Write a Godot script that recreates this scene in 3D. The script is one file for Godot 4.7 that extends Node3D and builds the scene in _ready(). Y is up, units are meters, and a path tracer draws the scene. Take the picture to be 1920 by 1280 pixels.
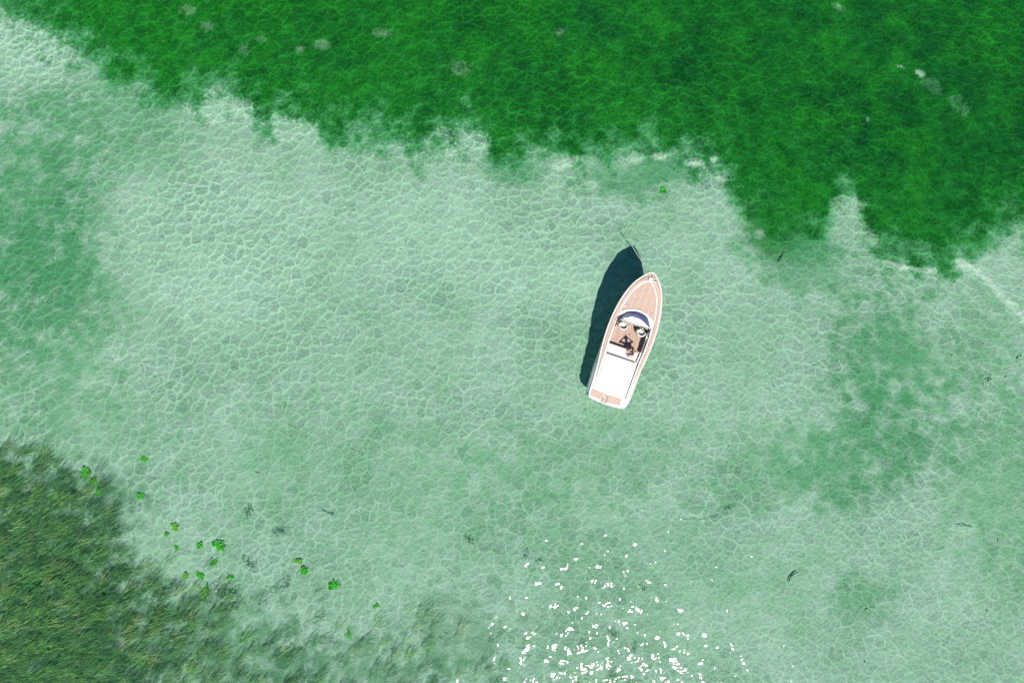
extends Node3D

# Drone view straight down on a lake shore: pale marl sand, a weedy drop-off, sea grass in the
# shallows and a varnished motorboat at its mooring line.  x = right, z = towards the shallows.

const CAMERA_HEIGHT := 38.4
const LENS := 1280.84            # focal length in chart units; the chart is 1920 x 1280 round (960, 640)

var rng := RandomNumberGenerator.new()
var wave_a := FastNoiseLite.new()
var wave_b := FastNoiseLite.new()
var warp_n := FastNoiseLite.new()
var width_n := FastNoiseLite.new()
var bed_n := FastNoiseLite.new()
var M := {}
var used := {}


func _ready():
	rng.seed = 7
	# ---------------------------------------------------------------- camera, sky, sun, exposure
	var cam := Camera3D.new()
	cam.name = "camera"
	cam.position = Vector3(0, CAMERA_HEIGHT, 0)
	cam.rotation_degrees = Vector3(-90, 0, 0)
	cam.fov = 53.1
	cam.far = 600.0
	add_child(cam)
	cam.current = true

	var env := Environment.new()
	env.background_mode = Environment.BG_SKY
	var sky_mat := ProceduralSkyMaterial.new()
	sky_mat.sky_top_color = Color(0.20, 0.39, 0.58)
	sky_mat.sky_horizon_color = Color(0.62, 0.72, 0.80)
	sky_mat.sky_curve = 0.12
	sky_mat.ground_bottom_color = Color(0.10, 0.22, 0.18)
	sky_mat.ground_horizon_color = Color(0.45, 0.55, 0.55)
	sky_mat.sun_angle_max = 4.0
	var sky := Sky.new()
	sky.sky_material = sky_mat
	env.sky = sky
	env.background_energy_multiplier = 0.56
	env.tonemap_mode = Environment.TONE_MAPPER_LINEAR
	env.tonemap_exposure = 1.28
	env.sdfgi_enabled = true
	env.ssao_enabled = true
	env.ssil_enabled = true
	var world := WorldEnvironment.new()
	world.name = "world_environment"
	world.environment = env
	add_child(world)

	var sun := DirectionalLight3D.new()
	sun.name = "sun"
	sun.light_energy = 1.5
	sun.light_color = Color(1.0, 0.97, 0.91)
	sun.light_angular_distance = 0.55
	sun.shadow_enabled = true
	add_child(sun)
	var to_sun := Vector3(0.27, 1.64, 0.963).normalized()
	sun.look_at_from_position(to_sun * 50.0, Vector3.ZERO, Vector3.UP)

	setup_noise()
	make_materials()
	build_bed()
	build_water()
	build_boat()
	build_person()
	build_rope_and_cup()
	build_seagrass()
	build_algae()
	build_driftwood()


# ================================================================== helpers
func setup_noise():
	for q in [[wave_a, 11, 0.95], [wave_b, 12, 2.9], [warp_n, 13, 0.85], [width_n, 14, 0.55], [bed_n, 15, 0.11]]:
		var n: FastNoiseLite = q[0]
		n.seed = q[1]
		n.frequency = q[2]
		n.noise_type = FastNoiseLite.TYPE_SIMPLEX_SMOOTH
		n.fractal_type = FastNoiseLite.FRACTAL_NONE


func numbered(called: String) -> String:
	var k: int = used.get(called, 0)
	used[called] = k + 1
	return called if k == 0 else "%s_%03d" % [called, k]


func tag(o: Node, label: String, category: String, group := ""):
	o.set_meta("label", label)
	o.set_meta("category", category)
	if group != "":
		o.set_meta("group", group)


func mesh_node(called: String, mesh: Mesh, mat: Material, parent: Node) -> MeshInstance3D:
	var o := MeshInstance3D.new()
	o.name = called
	o.mesh = mesh
	if mat:
		o.material_override = mat
	parent.add_child(o, true)
	return o


func mat(called: String, c: Color, rough := 0.6, metal := 0.0, spec := 0.5) -> StandardMaterial3D:
	var m := StandardMaterial3D.new()
	m.resource_name = called
	m.albedo_color = c.linear_to_srgb()
	m.roughness = rough
	m.metallic = metal
	m.metallic_specular = spec
	M[called] = m
	return m


func at(px: float, py: float, y: float) -> Vector3:
	# a spot on the chart, at height y
	var k := (CAMERA_HEIGHT - y) / LENS
	return Vector3((px - 960.0) * k, y, (py - 640.0) * k)


func on_bed(px: float, py: float) -> Vector3:
	var p := at(px, py, -2.0)
	for i in 3:
		p = at(px, py, bed_y(p.x, p.z))
	return p


func noise_texture(seed_: int, freq: float, size: int, lo: Color, hi: Color, octaves := 4) -> ImageTexture:
	var n := FastNoiseLite.new()
	n.seed = seed_
	n.frequency = freq
	n.fractal_octaves = octaves
	var im := n.get_seamless_image(size, size)
	var out := Image.create(size, size, false, Image.FORMAT_RGB8)
	for y in size:
		for x in size:
			out.set_pixel(x, y, lo.lerp(hi, im.get_pixel(x, y).r))
	return ImageTexture.create_from_image(out)


func make_materials():
	mat("white_gelcoat", Color(0.80, 0.80, 0.79), 0.22)
	mat("white_rail", Color(0.82, 0.82, 0.82), 0.3)
	mat("liner", Color(0.66, 0.66, 0.68), 0.45)
	mat("vinyl", Color(0.82, 0.82, 0.81), 0.55)
	mat("vinyl_seam", Color(0.34, 0.34, 0.38), 0.7)
	mat("dash", Color(0.38, 0.39, 0.48), 0.4)
	mat("black", Color(0.02, 0.02, 0.025), 0.4)
	mat("frame", Color(0.03, 0.035, 0.09), 0.35)
	mat("steel", Color(0.75, 0.75, 0.78), 0.25, 0.9)
	mat("caulk", Color(0.26, 0.17, 0.13), 0.8)
	var grain := noise_texture(31, 0.03, 256, Color(0.78, 0.76, 0.74), Color(1.0, 1.0, 1.0))
	var tones := [Color(0.60, 0.44, 0.385), Color(0.55, 0.395, 0.335), Color(0.64, 0.485, 0.43)]
	for i in 3:
		var m := mat("teak%d" % i, tones[i], 0.5)
		m.albedo_texture = grain
		m.uv1_triplanar = true
		m.uv1_scale = Vector3(5.0, 5.0, 0.35)
		m.uv1_offset = Vector3(0.31 * i, 0.0, 0.17 * i)
	var g := mat("windshield_glass", Color(0.09, 0.115, 0.33), 0.06)
	g.transparency = BaseMaterial3D.TRANSPARENCY_ALPHA
	g.albedo_color.a = 0.7
	mat("skin", Color(0.50, 0.32, 0.26), 0.55)
	mat("hair", Color(0.012, 0.009, 0.008), 0.45)
	mat("navy_cloth", Color(0.012, 0.015, 0.075), 0.8)
	mat("pink_cloth", Color(0.54, 0.36, 0.34), 0.85)
	mat("rope", Color(0.72, 0.76, 0.70), 0.8)
	mat("cup", Color(0.82, 0.82, 0.82), 0.4)


# a pile of rings (arrays of Vector3 of one length) joined into a skin
func skin_rings(st: SurfaceTool, rings: Array, closed := true, cap_start := false, cap_end := false):
	for i in rings.size() - 1:
		var a: PackedVector3Array = rings[i]
		var b: PackedVector3Array = rings[i + 1]
		var n := a.size()
		for j in (n if closed else n - 1):
			var k := (j + 1) % n
			for v in [a[j], b[j], a[k], a[k], b[j], b[k]]:
				st.add_vertex(v)
	for e in [[cap_start, 0], [cap_end, rings.size() - 1]]:
		if e[0]:
			var r: PackedVector3Array = rings[e[1]]
			var c := Vector3.ZERO
			for v in r:
				c += v / r.size()
			for j in r.size():
				var k := (j + 1) % r.size()
				for v in ([r[j], c, r[k]] if e[1] == 0 else [r[j], r[k], c]):
					st.add_vertex(v)


func begin(smooth := true) -> SurfaceTool:
	var st := SurfaceTool.new()
	st.begin(Mesh.PRIMITIVE_TRIANGLES)
	st.set_smooth_group(0 if smooth else -1)
	return st


func done(st: SurfaceTool) -> ArrayMesh:
	st.index()
	st.generate_normals()
	return st.commit()


func tube(st: SurfaceTool, path: Array, radii: Array, sides := 8):
	var rings := []
	for i in path.size():
		var d: Vector3 = (path[min(i + 1, path.size() - 1)] - path[max(i - 1, 0)]).normalized()
		var up := Vector3.UP if absf(d.y) < 0.9 else Vector3.RIGHT
		var x := d.cross(up).normalized()
		var y := x.cross(d).normalized()
		var r: float = radii[min(i, radii.size() - 1)]
		var ring := PackedVector3Array()
		for k in sides:
			var a := TAU * k / sides
			ring.append(path[i] + x * cos(a) * r + y * sin(a) * r)
		rings.append(ring)
	skin_rings(st, rings, true, true, true)


# ================================================================== lake bed
func depth_at(z: float) -> float:
	var zs := [-200.0, -24.0, -16.0, -8.0, -5.0, 1.7, 8.0, 18.0, 200.0]
	var ds := [6.0, 3.6, 3.1, 2.3, 1.95, 1.05, 0.85, 0.72, 0.70]
	for i in zs.size() - 1:
		if z <= zs[i + 1]:
			var t: float = clampf((z - zs[i]) / (zs[i + 1] - zs[i]), 0.0, 1.0)
			return lerpf(ds[i], ds[i + 1], t)
	return 0.70


func bed_y(x: float, z: float) -> float:
	return -(depth_at(z - 0.6) + depth_at(z) + depth_at(z + 0.6)) / 3.0 + 0.10 * bed_n.get_noise_2d(x, z) + 0.025 * bed_n.get_noise_2d(x * 5.0 + 40.0, z * 5.0)


const EDGE := [[-200, 0], [0, 15], [60, 40], [110, 75], [170, 108], [215, 150], [260, 170], [330, 192], [370, 186], [440, 172], [462, 196], [472, 226], [520, 216], [560, 212], [590, 240], [604, 264], [640, 256], [680, 250], [730, 256], [790, 272], [840, 256], [880, 236], [905, 272], [930, 302], [960, 302], [1000, 278], [1050, 302], [1120, 292], [1170, 282], [1215, 288], [1260, 296], [1310, 304], [1345, 322], [1375, 352], [1395, 392], [1430, 436], [1480, 462], [1540, 442], [1570, 386], [1600, 374], [1620, 422], [1650, 468], [1690, 494], [1760, 504], [1800, 486], [1850, 446], [1890, 428], [1920, 430], [2200, 470]]


func edge_at(px: float) -> float:
	for i in EDGE.size() - 1:
		if px <= EDGE[i + 1][0]:
			var t: float = clampf((px - EDGE[i][0]) / float(EDGE[i + 1][0] - EDGE[i][0]), 0.0, 1.0)
			return lerpf(EDGE[i][1], EDGE[i + 1][1], t)
	return 470.0


const BED_W := 72.0
const BED_H := 50.4
const TEX_W := 1440
const TEX_H := 1008


func noise_bytes(seed_: int, freq: float, octaves: int) -> PackedByteArray:
	var n := FastNoiseLite.new()
	n.seed = seed_
	n.frequency = freq
	n.fractal_octaves = octaves
	var im := n.get_image(TEX_W, TEX_H, false, false, true)
	im.convert(Image.FORMAT_L8)
	return im.get_data()


func bed_texture() -> ImageTexture:
	# what the bottom is made of: pale marl, weed on the slope, algae films, shell patches
	var na := noise_bytes(21, 0.010, 4)
	var nb := noise_bytes(22, 0.045, 4)
	var nc := noise_bytes(23, 0.20, 3)
	var nd := noise_bytes(24, 0.022, 5)
	var count := TEX_W * TEX_H
	var R := PackedFloat32Array(); R.resize(count)
	var G := PackedFloat32Array(); G.resize(count)
	var B := PackedFloat32Array(); B.resize(count)
	var edge := PackedFloat32Array(); edge.resize(2600)
	for i in 2600:
		edge[i] = edge_at(i - 340)
	var sand := Color(0.290, 0.475, 0.385)
	var sand_dull := Color(0.220, 0.415, 0.295)
	var weed := Color(0.012, 0.165, 0.014)
	var weed_young := Color(0.020, 0.215, 0.032)
	var weed_dark := Color(0.006, 0.095, 0.014)
	for j in TEX_H:
		var z := (float(j) / TEX_H - 0.5) * BED_H
		var k := LENS / (CAMERA_HEIGHT + depth_at(z))
		var py := 640.0 + z * k
		for i in TEX_W:
			var p := j * TEX_W + i
			var px := 960.0 + (float(i) / TEX_W - 0.5) * BED_W * k
			var a := na[p] / 255.0 - 0.5
			var b := nb[p] / 255.0 - 0.5
			var c := nc[p] / 255.0 - 0.5
			var d := nd[p] / 255.0 - 0.5
			var s := clampf((py - edge[clampi(int(px) + 340, 0, 2599)] + d * 90.0 + b * 60.0 + c * 26.0) / 125.0 + 0.5, 0.0, 1.0)
			s = s * s * (3.0 - 2.0 * s)
			var dull := clampf(0.45 + a * 1.3 + b * 1.5 + c * 0.5, 0.0, 1.0)
			var w := weed.lerp(weed_dark, clampf(0.35 + a * 1.4 + d * 0.9 + (px - 960.0) * 0.00035, 0.0, 1.0))
			var young := clampf(1.0 + (py - edge[clampi(int(px) + 340, 0, 2599)]) / 170.0 + d * 1.6 + b * 0.8, 0.0, 1.0) * 0.45
			w = w.lerp(weed_young, young)
			var q := sand.lerp(sand_dull, dull)
			var grit := 1.0 + c * 0.34 + b * 0.20
			var wgrit := 1.0 + c * 0.6 + b * 0.7
			# weed, thinning through a green film, to bare marl
			var from := Color(w.r * wgrit, w.g * wgrit, w.b * wgrit)
			var to := Color(q.r * grit, q.g * grit, q.b * grit)
			var thin := Color(0.075 * grit, 0.300 * grit, 0.130 * grit)
			var mixed := from.lerp(thin, s * 2.0) if s < 0.5 else thin.lerp(to, s * 2.0 - 1.0)
			R[p] = mixed.r
			G[p] = mixed.g
			B[p] = mixed.b
	# patches: x, y, half width, half height, turn, colour, strength, raggedness
	var film := Color(0.055, 0.260, 0.110)
	var film2 := Color(0.105, 0.320, 0.165)
	var shell := Color(0.40, 0.58, 0.49)
	var milk := Color(0.33, 0.55, 0.44)
	var bog := Color(0.035, 0.130, 0.042)
	var dusk := Color(0.060, 0.200, 0.095)
	var patches := [
		[50, 400, 190, 270, 0.0, film, 0.85, 0.7], [120, 560, 150, 160, 0.3, film, 0.55, 0.8], [230, 250, 200, 90, 0.5, film2, 0.7, 0.8], [60, 700, 170, 120, 0.0, film2, 0.5, 0.9],
		[40, 95, 110, 55, 0.5, milk, 0.8, 0.8], [420, 205, 60, 30, 0.0, milk, 0.8, 0.7], [545, 240, 50, 30, 0.2, milk, 0.7, 0.7], [870, 262, 60, 24, 0.2, milk, 0.6, 0.8], [420, 480, 260, 170, 0.6, milk, 0.55, 0.8], [900, 470, 300, 110, 0.3, milk, 0.5, 0.8],
		[1660, 660, 120, 120, 0.2, film, 0.75, 0.8], [1640, 830, 190, 110, -0.4, film, 0.75, 0.9], [1480, 870, 180, 90, -0.3, film2, 0.55, 0.9], [1620, 1120, 70, 50, 0.0, film2, 0.6, 0.8], [1880, 900, 130, 220, 0.0, film2, 0.6, 0.8], [1500, 500, 160, 60, 0.4, film, 0.6, 0.8], [1840, 640, 90, 120, 0.2, film2, 0.45, 0.8],
		[1190, 350, 95, 36, 0.2, film, 0.7, 0.9], [960, 320, 70, 34, 0.2, film, 0.6, 0.8], [1240, 320, 60, 24, 0.0, film, 0.7, 0.8], [1450, 430, 60, 60, 0.0, weed, 0.7, 0.8], [1540, 470, 70, 30, 0.2, film, 0.6, 0.8],
		[700, 900, 420, 150, 0.2, film2, 0.36, 0.9], [1080, 860, 260, 80, -0.1, film2, 0.42, 0.9], [1250, 1050, 330, 130, 0.1, film2, 0.26, 0.9], [620, 640, 330, 120, -0.2, film2, 0.08, 0.9], [160, 800, 220, 90, -0.2, film2, 0.35, 0.9],
		[70, 1010, 170, 150, 0.2, bog, 0.85, 1.0], [120, 1190, 260, 170, 0.0, bog, 0.85, 0.9], [420, 1220, 240, 110, 0.2, dusk, 0.62, 1.0], [640, 1250, 220, 80, 0.1, dusk, 0.5, 1.1], [190, 930, 110, 70, 0.4, dusk, 0.5, 0.9], [860, 1190, 130, 100, 0.0, dusk, 0.5, 1.2], [1130, 1200, 160, 90, 0.0, dusk, 0.22, 1.0],
		[345, 15, 20, 12, 0, milk, 0.2, 0.9], [384, 46, 16, 11, 0, milk, 0.2, 0.9], [488, 72, 12, 8, 0, milk, 0.2, 0.9], [456, 92, 12, 10, 0, milk, 0.2, 0.9], [600, 80, 16, 12, 0, milk, 0.25, 0.9], [562, 90, 10, 9, 0, milk, 0.25, 0.9], [865, 126, 26, 16, 0, milk, 0.22, 1.0], [1050, 58, 12, 9, 0, milk, 0.2, 0.9], [714, 60, 18, 9, 0, milk, 0.22, 0.9], [1575, 12, 20, 10, 0.4, milk, 0.3, 0.9],
		[1690, 122, 10, 5, 0.4, milk, 0.7, 1.0], [1726, 134, 12, 6, 0.3, milk, 0.65, 1.0], [1750, 158, 26, 12, 0.7, film2, 0.3, 1.6], [1806, 194, 26, 16, 0.7, film2, 0.35, 1.6], [1628, 222, 6, 5, 0, milk, 0.6, 0.9],
		[1064, 304, 30, 12, -0.4, shell, 0.65, 0.7], [1186, 296, 24, 14, -0.3, shell, 0.6, 0.7], [1232, 292, 18, 10, 0, shell, 0.8, 0.5], [1304, 306, 24, 12, 0.1, shell, 0.85, 0.6], [1338, 298, 6, 7, 0, shell, 0.7, 0.8], [1356, 336, 12, 10, 0, shell, 0.6, 0.5], [1110, 346, 12, 9, 0, shell, 0.5, 0.6], [845, 284, 16, 12, 0, shell, 0.6, 0.6],
		[1590, 384, 34, 18, 0.1, shell, 0.45, 0.8], [1632, 440, 14, 34, -0.5, shell, 0.4, 0.8], [1424, 438, 12, 10, 0, shell, 0.4, 0.6], [1612, 762, 14, 9, 0, shell, 0.55, 0.7], [1806, 990, 30, 16, 0.1, milk, 0.7, 0.7], [1305, 968, 50, 12, 0.0, milk, 0.45, 0.8],
	]
	var trail_a := [[1664, 492], [1690, 500], [1722, 504], [1758, 506]]
	var trail_b := [[1800, 490], [1832, 506], [1858, 528], [1884, 556], [1922, 596], [1960, 630]]
	for t in [[trail_a, 8.0], [trail_b, 11.0]]:
		for q in t[0].size() - 1:
			for e in 5:
				var f := e / 5.0
				patches.append([lerpf(t[0][q][0], t[0][q + 1][0], f), lerpf(t[0][q][1], t[0][q + 1][1], f), t[1] * 1.2, t[1] * (0.75 + 0.25 * sin(q * 2.0 + f * 5.0)), 0.5, shell, 0.62, 0.5])
	for pt in patches:
		var y0: float = pt[1]
		var z := (y0 - 640.0) * CAMERA_HEIGHT / LENS
		var k := LENS / (CAMERA_HEIGHT + depth_at(z))
		z = (y0 - 640.0) / k
		var x: float = (pt[0] - 960.0) / k
		var rx: float = pt[2] / k
		var ry: float = pt[3] / k
		var reach := maxf(rx, ry) * 1.5
		var ci := (x / BED_W + 0.5) * TEX_W
		var cj := (z / BED_H + 0.5) * TEX_H
		var per := TEX_W / BED_W
		var cs := cos(pt[4])
		var sn := sin(pt[4])
		var col: Color = pt[5]
		for j in range(maxi(0, int(cj - reach * per)), mini(TEX_H, int(cj + reach * per) + 1)):
			for i in range(maxi(0, int(ci - reach * per)), mini(TEX_W, int(ci + reach * per) + 1)):
				var dx := (i - ci) / per
				var dz := (j - cj) / per
				var u := (dx * cs + dz * sn) / rx
				var v := (-dx * sn + dz * cs) / ry
				var r2 := u * u + v * v
				if r2 > 2.2:
					continue
				var p := j * TEX_W + i
				var rag: float = ((nd[p] + nb[p] * 1.2 + nc[p] * 0.8) / 255.0 - 1.5) * pt[7]
				var cover: float = clampf((1.0 - r2) * 0.9 + rag * 1.25 + 0.12, 0.0, 1.0) * pt[6] * clampf(2.2 - r2, 0.0, 1.0)
				R[p] = lerpf(R[p], col.r * (0.9 + nc[p] / 1275.0), cover)
				G[p] = lerpf(G[p], col.g * (0.9 + nc[p] / 1275.0), cover)
				B[p] = lerpf(B[p], col.b * (0.9 + nc[p] / 1275.0), cover)
	var lut := PackedByteArray(); lut.resize(2049)
	for i in 2049:
		lut[i] = clampi(int(round(Color(i / 2048.0, 0, 0).linear_to_srgb().r * 255.0)), 0, 255)
	var bytes := PackedByteArray(); bytes.resize(count * 3)
	for p in count:
		bytes[p * 3] = lut[clampi(int(R[p] * 2048.0), 0, 2048)]
		bytes[p * 3 + 1] = lut[clampi(int(G[p] * 2048.0), 0, 2048)]
		bytes[p * 3 + 2] = lut[clampi(int(B[p] * 2048.0), 0, 2048)]
	return ImageTexture.create_from_image(Image.create_from_data(TEX_W, TEX_H, false, Image.FORMAT_RGB8, bytes))


func axis(from: float, to: float, step: float, far: Array) -> PackedFloat32Array:
	var out := PackedFloat32Array()
	for f in far:
		out.append(-f)
	var n := int(round((to - from) / step))
	for i in n + 1:
		out.append(lerpf(from, to, float(i) / n))
	for i in far.size():
		out.append(far[far.size() - 1 - i])
	return out


const CELL_X := 33.6
const CELL_Z := 23.6


func build_bed():
	# The bottom is washed into scaled ripples: every cell is a low back that tilts away from the light
	# and breaks off in a short face towards its neighbour.
	var sunward := Vector2(0.27, 0.963)
	var v := PackedVector3Array()
	var uv := PackedVector2Array()
	var nor := PackedVector3Array()
	var idx := PackedInt32Array()
	for ring in swell_cells(0.52, CELL_X, CELL_Z):
		var n: int = ring.size()
		var mid := Vector2.ZERO
		for p in ring:
			mid += p / n
		var size := 0.0
		for p in ring:
			size += p.distance_to(mid) / n
		var tilt := sunward * (0.30 + 0.12 * width_n.get_noise_2d(mid.x * 0.25, mid.y * 0.25)) + Vector2(rng.randfn(0.0, 0.055), rng.randfn(0.0, 0.055))
		if mid.y < (edge_at(960.0 + mid.x * 31.6) - 640.0) / 31.6:
			tilt += sunward * 0.10      # coarser relief under the weed
		var back := Vector3(-tilt.x, 1.0, -tilt.y).normalized()
		var reach := maxf(size * 0.85, 0.05)
		# a level rim all round, a short face, and the sunken back inside it
		var rim := PackedVector3Array()
		var lip := PackedVector3Array()
		var low := PackedVector3Array()
		var face := PackedVector3Array()
		for p in ring:
			var crest := clampf(0.012 + 0.028 * width_n.get_noise_2d(p.x * 1.1, p.y * 1.1) + 0.016 * width_n.get_noise_2d(p.x * 5.0, p.y * 5.0 + 9.0), 0.002, 0.055)
			var q1: Vector2 = p.lerp(mid, clampf(crest / reach, 0.0, 0.35))
			var q2: Vector2 = p.lerp(mid, clampf((crest + 0.024) / reach, 0.0, 0.55))
			var lift := clampf(tilt.dot(q2 - mid), -0.075, 0.075) - 0.015
			rim.append(Vector3(p.x, bed_y(p.x, p.y), p.y))
			lip.append(Vector3(q1.x, bed_y(q1.x, q1.y), q1.y))
			low.append(Vector3(q2.x, bed_y(q2.x, q2.y) + lift, q2.y))
			var dir: Vector2 = (mid - p).normalized()
			var slope := clampf(lift / maxf(q1.distance_to(q2), 0.01), -1.4, 1.4)
			face.append(Vector3(-dir.x * slope, 1.0, -dir.y * slope).normalized())
		var k0 := v.size()
		v.append_array(rim)
		v.append_array(lip)
		v.append_array(lip)
		v.append_array(low)
		v.append_array(low)
		v.append(Vector3(mid.x, bed_y(mid.x, mid.y) - 0.015, mid.y))
		for e in 2 * n:
			nor.append(Vector3.UP)
		nor.append_array(face)
		nor.append_array(face)
		for e in n + 1:
			nor.append(back)
		for a in n:
			var b := (a + 1) % n
			for l in [0, 2]:
				var r0: int = k0 + l * n
				idx.append_array([r0 + a, r0 + b, r0 + n + a, r0 + b, r0 + n + b, r0 + n + a])
			idx.append_array([k0 + 4 * n + a, k0 + 4 * n + b, k0 + 5 * n])
	# plain bottom beyond, out past every view
	for r in [[-220.0, -200.0, 220.0, -CELL_Z], [-220.0, CELL_Z, 220.0, 200.0], [-220.0, -CELL_Z, -CELL_X, CELL_Z], [CELL_X, -CELL_Z, 220.0, CELL_Z]]:
		for i in 12:
			for j in 12:
				var c0 := Vector2(lerpf(r[0], r[2], i / 12.0), lerpf(r[1], r[3], j / 12.0))
				var c1 := Vector2(lerpf(r[0], r[2], (i + 1) / 12.0), lerpf(r[1], r[3], (j + 1) / 12.0))
				var k := v.size()
				for c in [c0, Vector2(c1.x, c0.y), c1, Vector2(c0.x, c1.y)]:
					v.append(Vector3(c.x, bed_y(c.x, c.y) - 0.02, c.y))
					nor.append(Vector3.UP)
				idx.append_array([k, k + 1, k + 2, k, k + 2, k + 3])
	for p in v:
		uv.append(Vector2(clampf(p.x / BED_W + 0.5, 0.002, 0.998), clampf(p.z / BED_H + 0.5, 0.002, 0.998)))
	var arr := []
	arr.resize(Mesh.ARRAY_MAX)
	arr[Mesh.ARRAY_VERTEX] = v
	arr[Mesh.ARRAY_NORMAL] = nor
	arr[Mesh.ARRAY_TEX_UV] = uv
	arr[Mesh.ARRAY_INDEX] = idx
	var bed := ArrayMesh.new()
	bed.add_surface_from_arrays(Mesh.PRIMITIVE_TRIANGLES, arr)
	var m := StandardMaterial3D.new()
	m.resource_name = "lake_bed"
	m.albedo_texture = bed_texture()
	var grit := noise_bytes(23, 0.20, 3)
	m.heightmap_enabled = true
	m.heightmap_texture = ImageTexture.create_from_image(Image.create_from_data(TEX_W, TEX_H, false, Image.FORMAT_L8, grit))
	m.heightmap_scale = 5.0
	m.roughness = 0.95
	m.specular_mode = BaseMaterial3D.SPECULAR_DISABLED
	var o := mesh_node("lake_bed", bed, m, self)
	o.set_meta("kind", "structure")
	o.set_meta("label", "pale green marl bottom dropping away to dark green weed")


# ================================================================== water
func wave_h(x: float, z: float) -> float:
	return 0.0235 * wave_a.get_noise_2d(x, z * 1.15) + 0.0072 * wave_b.get_noise_2d(x * 0.9 + 50.0, z)


func wave_n(x: float, z: float) -> Vector3:
	var e := 0.03
	var h := wave_h(x, z)
	return Vector3(h - wave_h(x + e, z), e, h - wave_h(x, z + e)).normalized()


func warped(p: Vector2, wx: float, wz: float) -> Vector2:
	var fade := clampf(minf(wx - absf(p.x), wz - absf(p.y)) / 1.0, 0.0, 1.0)
	return p + Vector2(warp_n.get_noise_2d(p.x, p.y), warp_n.get_noise_2d(p.x + 91.0, p.y - 37.0)) * 0.17 * fade + Vector2(warp_n.get_noise_2d(p.x * 3.1, p.y * 3.1 + 20.0), warp_n.get_noise_2d(p.x * 3.1 + 60.0, p.y * 3.1)) * 0.030 * fade


# outlines of irregular cells that fill the rectangle without gaps
func swell_cells(step: float, wx: float, wz: float) -> Array:
	var nx := int(2.0 * wx / step) + 1
	var nz := int(2.0 * wz / step) + 1
	var row := nx + 4
	var seeds := PackedVector2Array()
	for j in range(-2, nz + 2):
		for i in range(-2, nx + 2):
			seeds.append(Vector2(-wx + (i + 0.5 + rng.randf_range(-0.5, 0.5)) * step, -wz + (j + 0.5 + rng.randf_range(-0.5, 0.5)) * step))
	# some cells have run together
	var gone := {}
	for i in seeds.size() / 7:
		gone[rng.randi() % seeds.size()] = true
	var out := []
	for j in nz + 4:
		for i in nx + 4:
			if gone.has(j * row + i):
				continue
			var s := seeds[j * row + i]
			var poly := PackedVector2Array([s + Vector2(-2, -2), s + Vector2(2, -2), s + Vector2(2, 2), s + Vector2(-2, 2)])
			for dj in range(-2, 3):
				for di in range(-2, 3):
					if (di == 0 and dj == 0) or gone.has((j + dj) * row + i + di) or i + di < 0 or i + di >= row or j + dj < 0 or j + dj >= nz + 4:
						continue
					var o := seeds[(j + dj) * row + i + di]
					poly = cut(poly, (s + o) * 0.5, (o - s))
			if absf(s.x) > wx - 1.6 or absf(s.y) > wz - 1.6:
				poly = cut(poly, Vector2(wx, 0), Vector2(1, 0))
				poly = cut(poly, Vector2(-wx, 0), Vector2(-1, 0))
				poly = cut(poly, Vector2(0, wz), Vector2(0, 1))
				poly = cut(poly, Vector2(0, -wz), Vector2(0, -1))
			if poly.size() < 3:
				continue
			var ring := PackedVector2Array()
			for a in poly.size():
				var p := poly[a]
				var q := poly[(a + 1) % poly.size()]
				var parts := clampi(int(ceil(p.distance_to(q) / 0.13)), 1, 6)
				for e in parts:
					ring.append(warped(p.lerp(q, float(e) / parts), wx, wz))
			out.append(ring)
	return out


func build_water():
	var xs := axis(-32.0, 32.0, 0.1, [220.0, 60.0])
	var zs := axis(-22.5, 22.5, 0.1, [200.0, 50.0])
	var v := PackedVector3Array()
	var n := PackedVector3Array()
	var idx := PackedInt32Array()
	for z in zs:
		for x in xs:
			v.append(Vector3(x, wave_h(x, z), z))
			n.append(wave_n(x, z))
	for j in zs.size() - 1:
		for i in xs.size() - 1:
			var a := j * xs.size() + i
			idx.append_array([a, a + 1, a + xs.size(), a + 1, a + xs.size() + 1, a + xs.size()])
	var arr := []
	arr.resize(Mesh.ARRAY_MAX)
	arr[Mesh.ARRAY_VERTEX] = v
	arr[Mesh.ARRAY_NORMAL] = n
	arr[Mesh.ARRAY_INDEX] = idx
	var mesh := ArrayMesh.new()
	mesh.add_surface_from_arrays(Mesh.PRIMITIVE_TRIANGLES, arr)
	var m := mat("water", Color(0.004, 0.05, 0.03), 0.052, 0.0, 0.36)
	m.transparency = BaseMaterial3D.TRANSPARENCY_ALPHA
	m.albedo_color.a = 0.08
	var o := mesh_node("water", mesh, m, self)
	o.set_meta("kind", "structure")
	o.set_meta("label", "clear green rippled lake water sparkling in the sun")


func cut(poly: PackedVector2Array, p: Vector2, n: Vector2) -> PackedVector2Array:
	var out := PackedVector2Array()
	var c := poly.size()
	for i in c:
		var a := poly[i]
		var b := poly[(i + 1) % c]
		var da := (a - p).dot(n)
		var db := (b - p).dot(n)
		if da <= 0.0:
			out.append(a)
		if (da < 0.0 and db > 0.0) or (da > 0.0 and db < 0.0):
			out.append(a.lerp(b, da / (da - db)))
	return out


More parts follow.
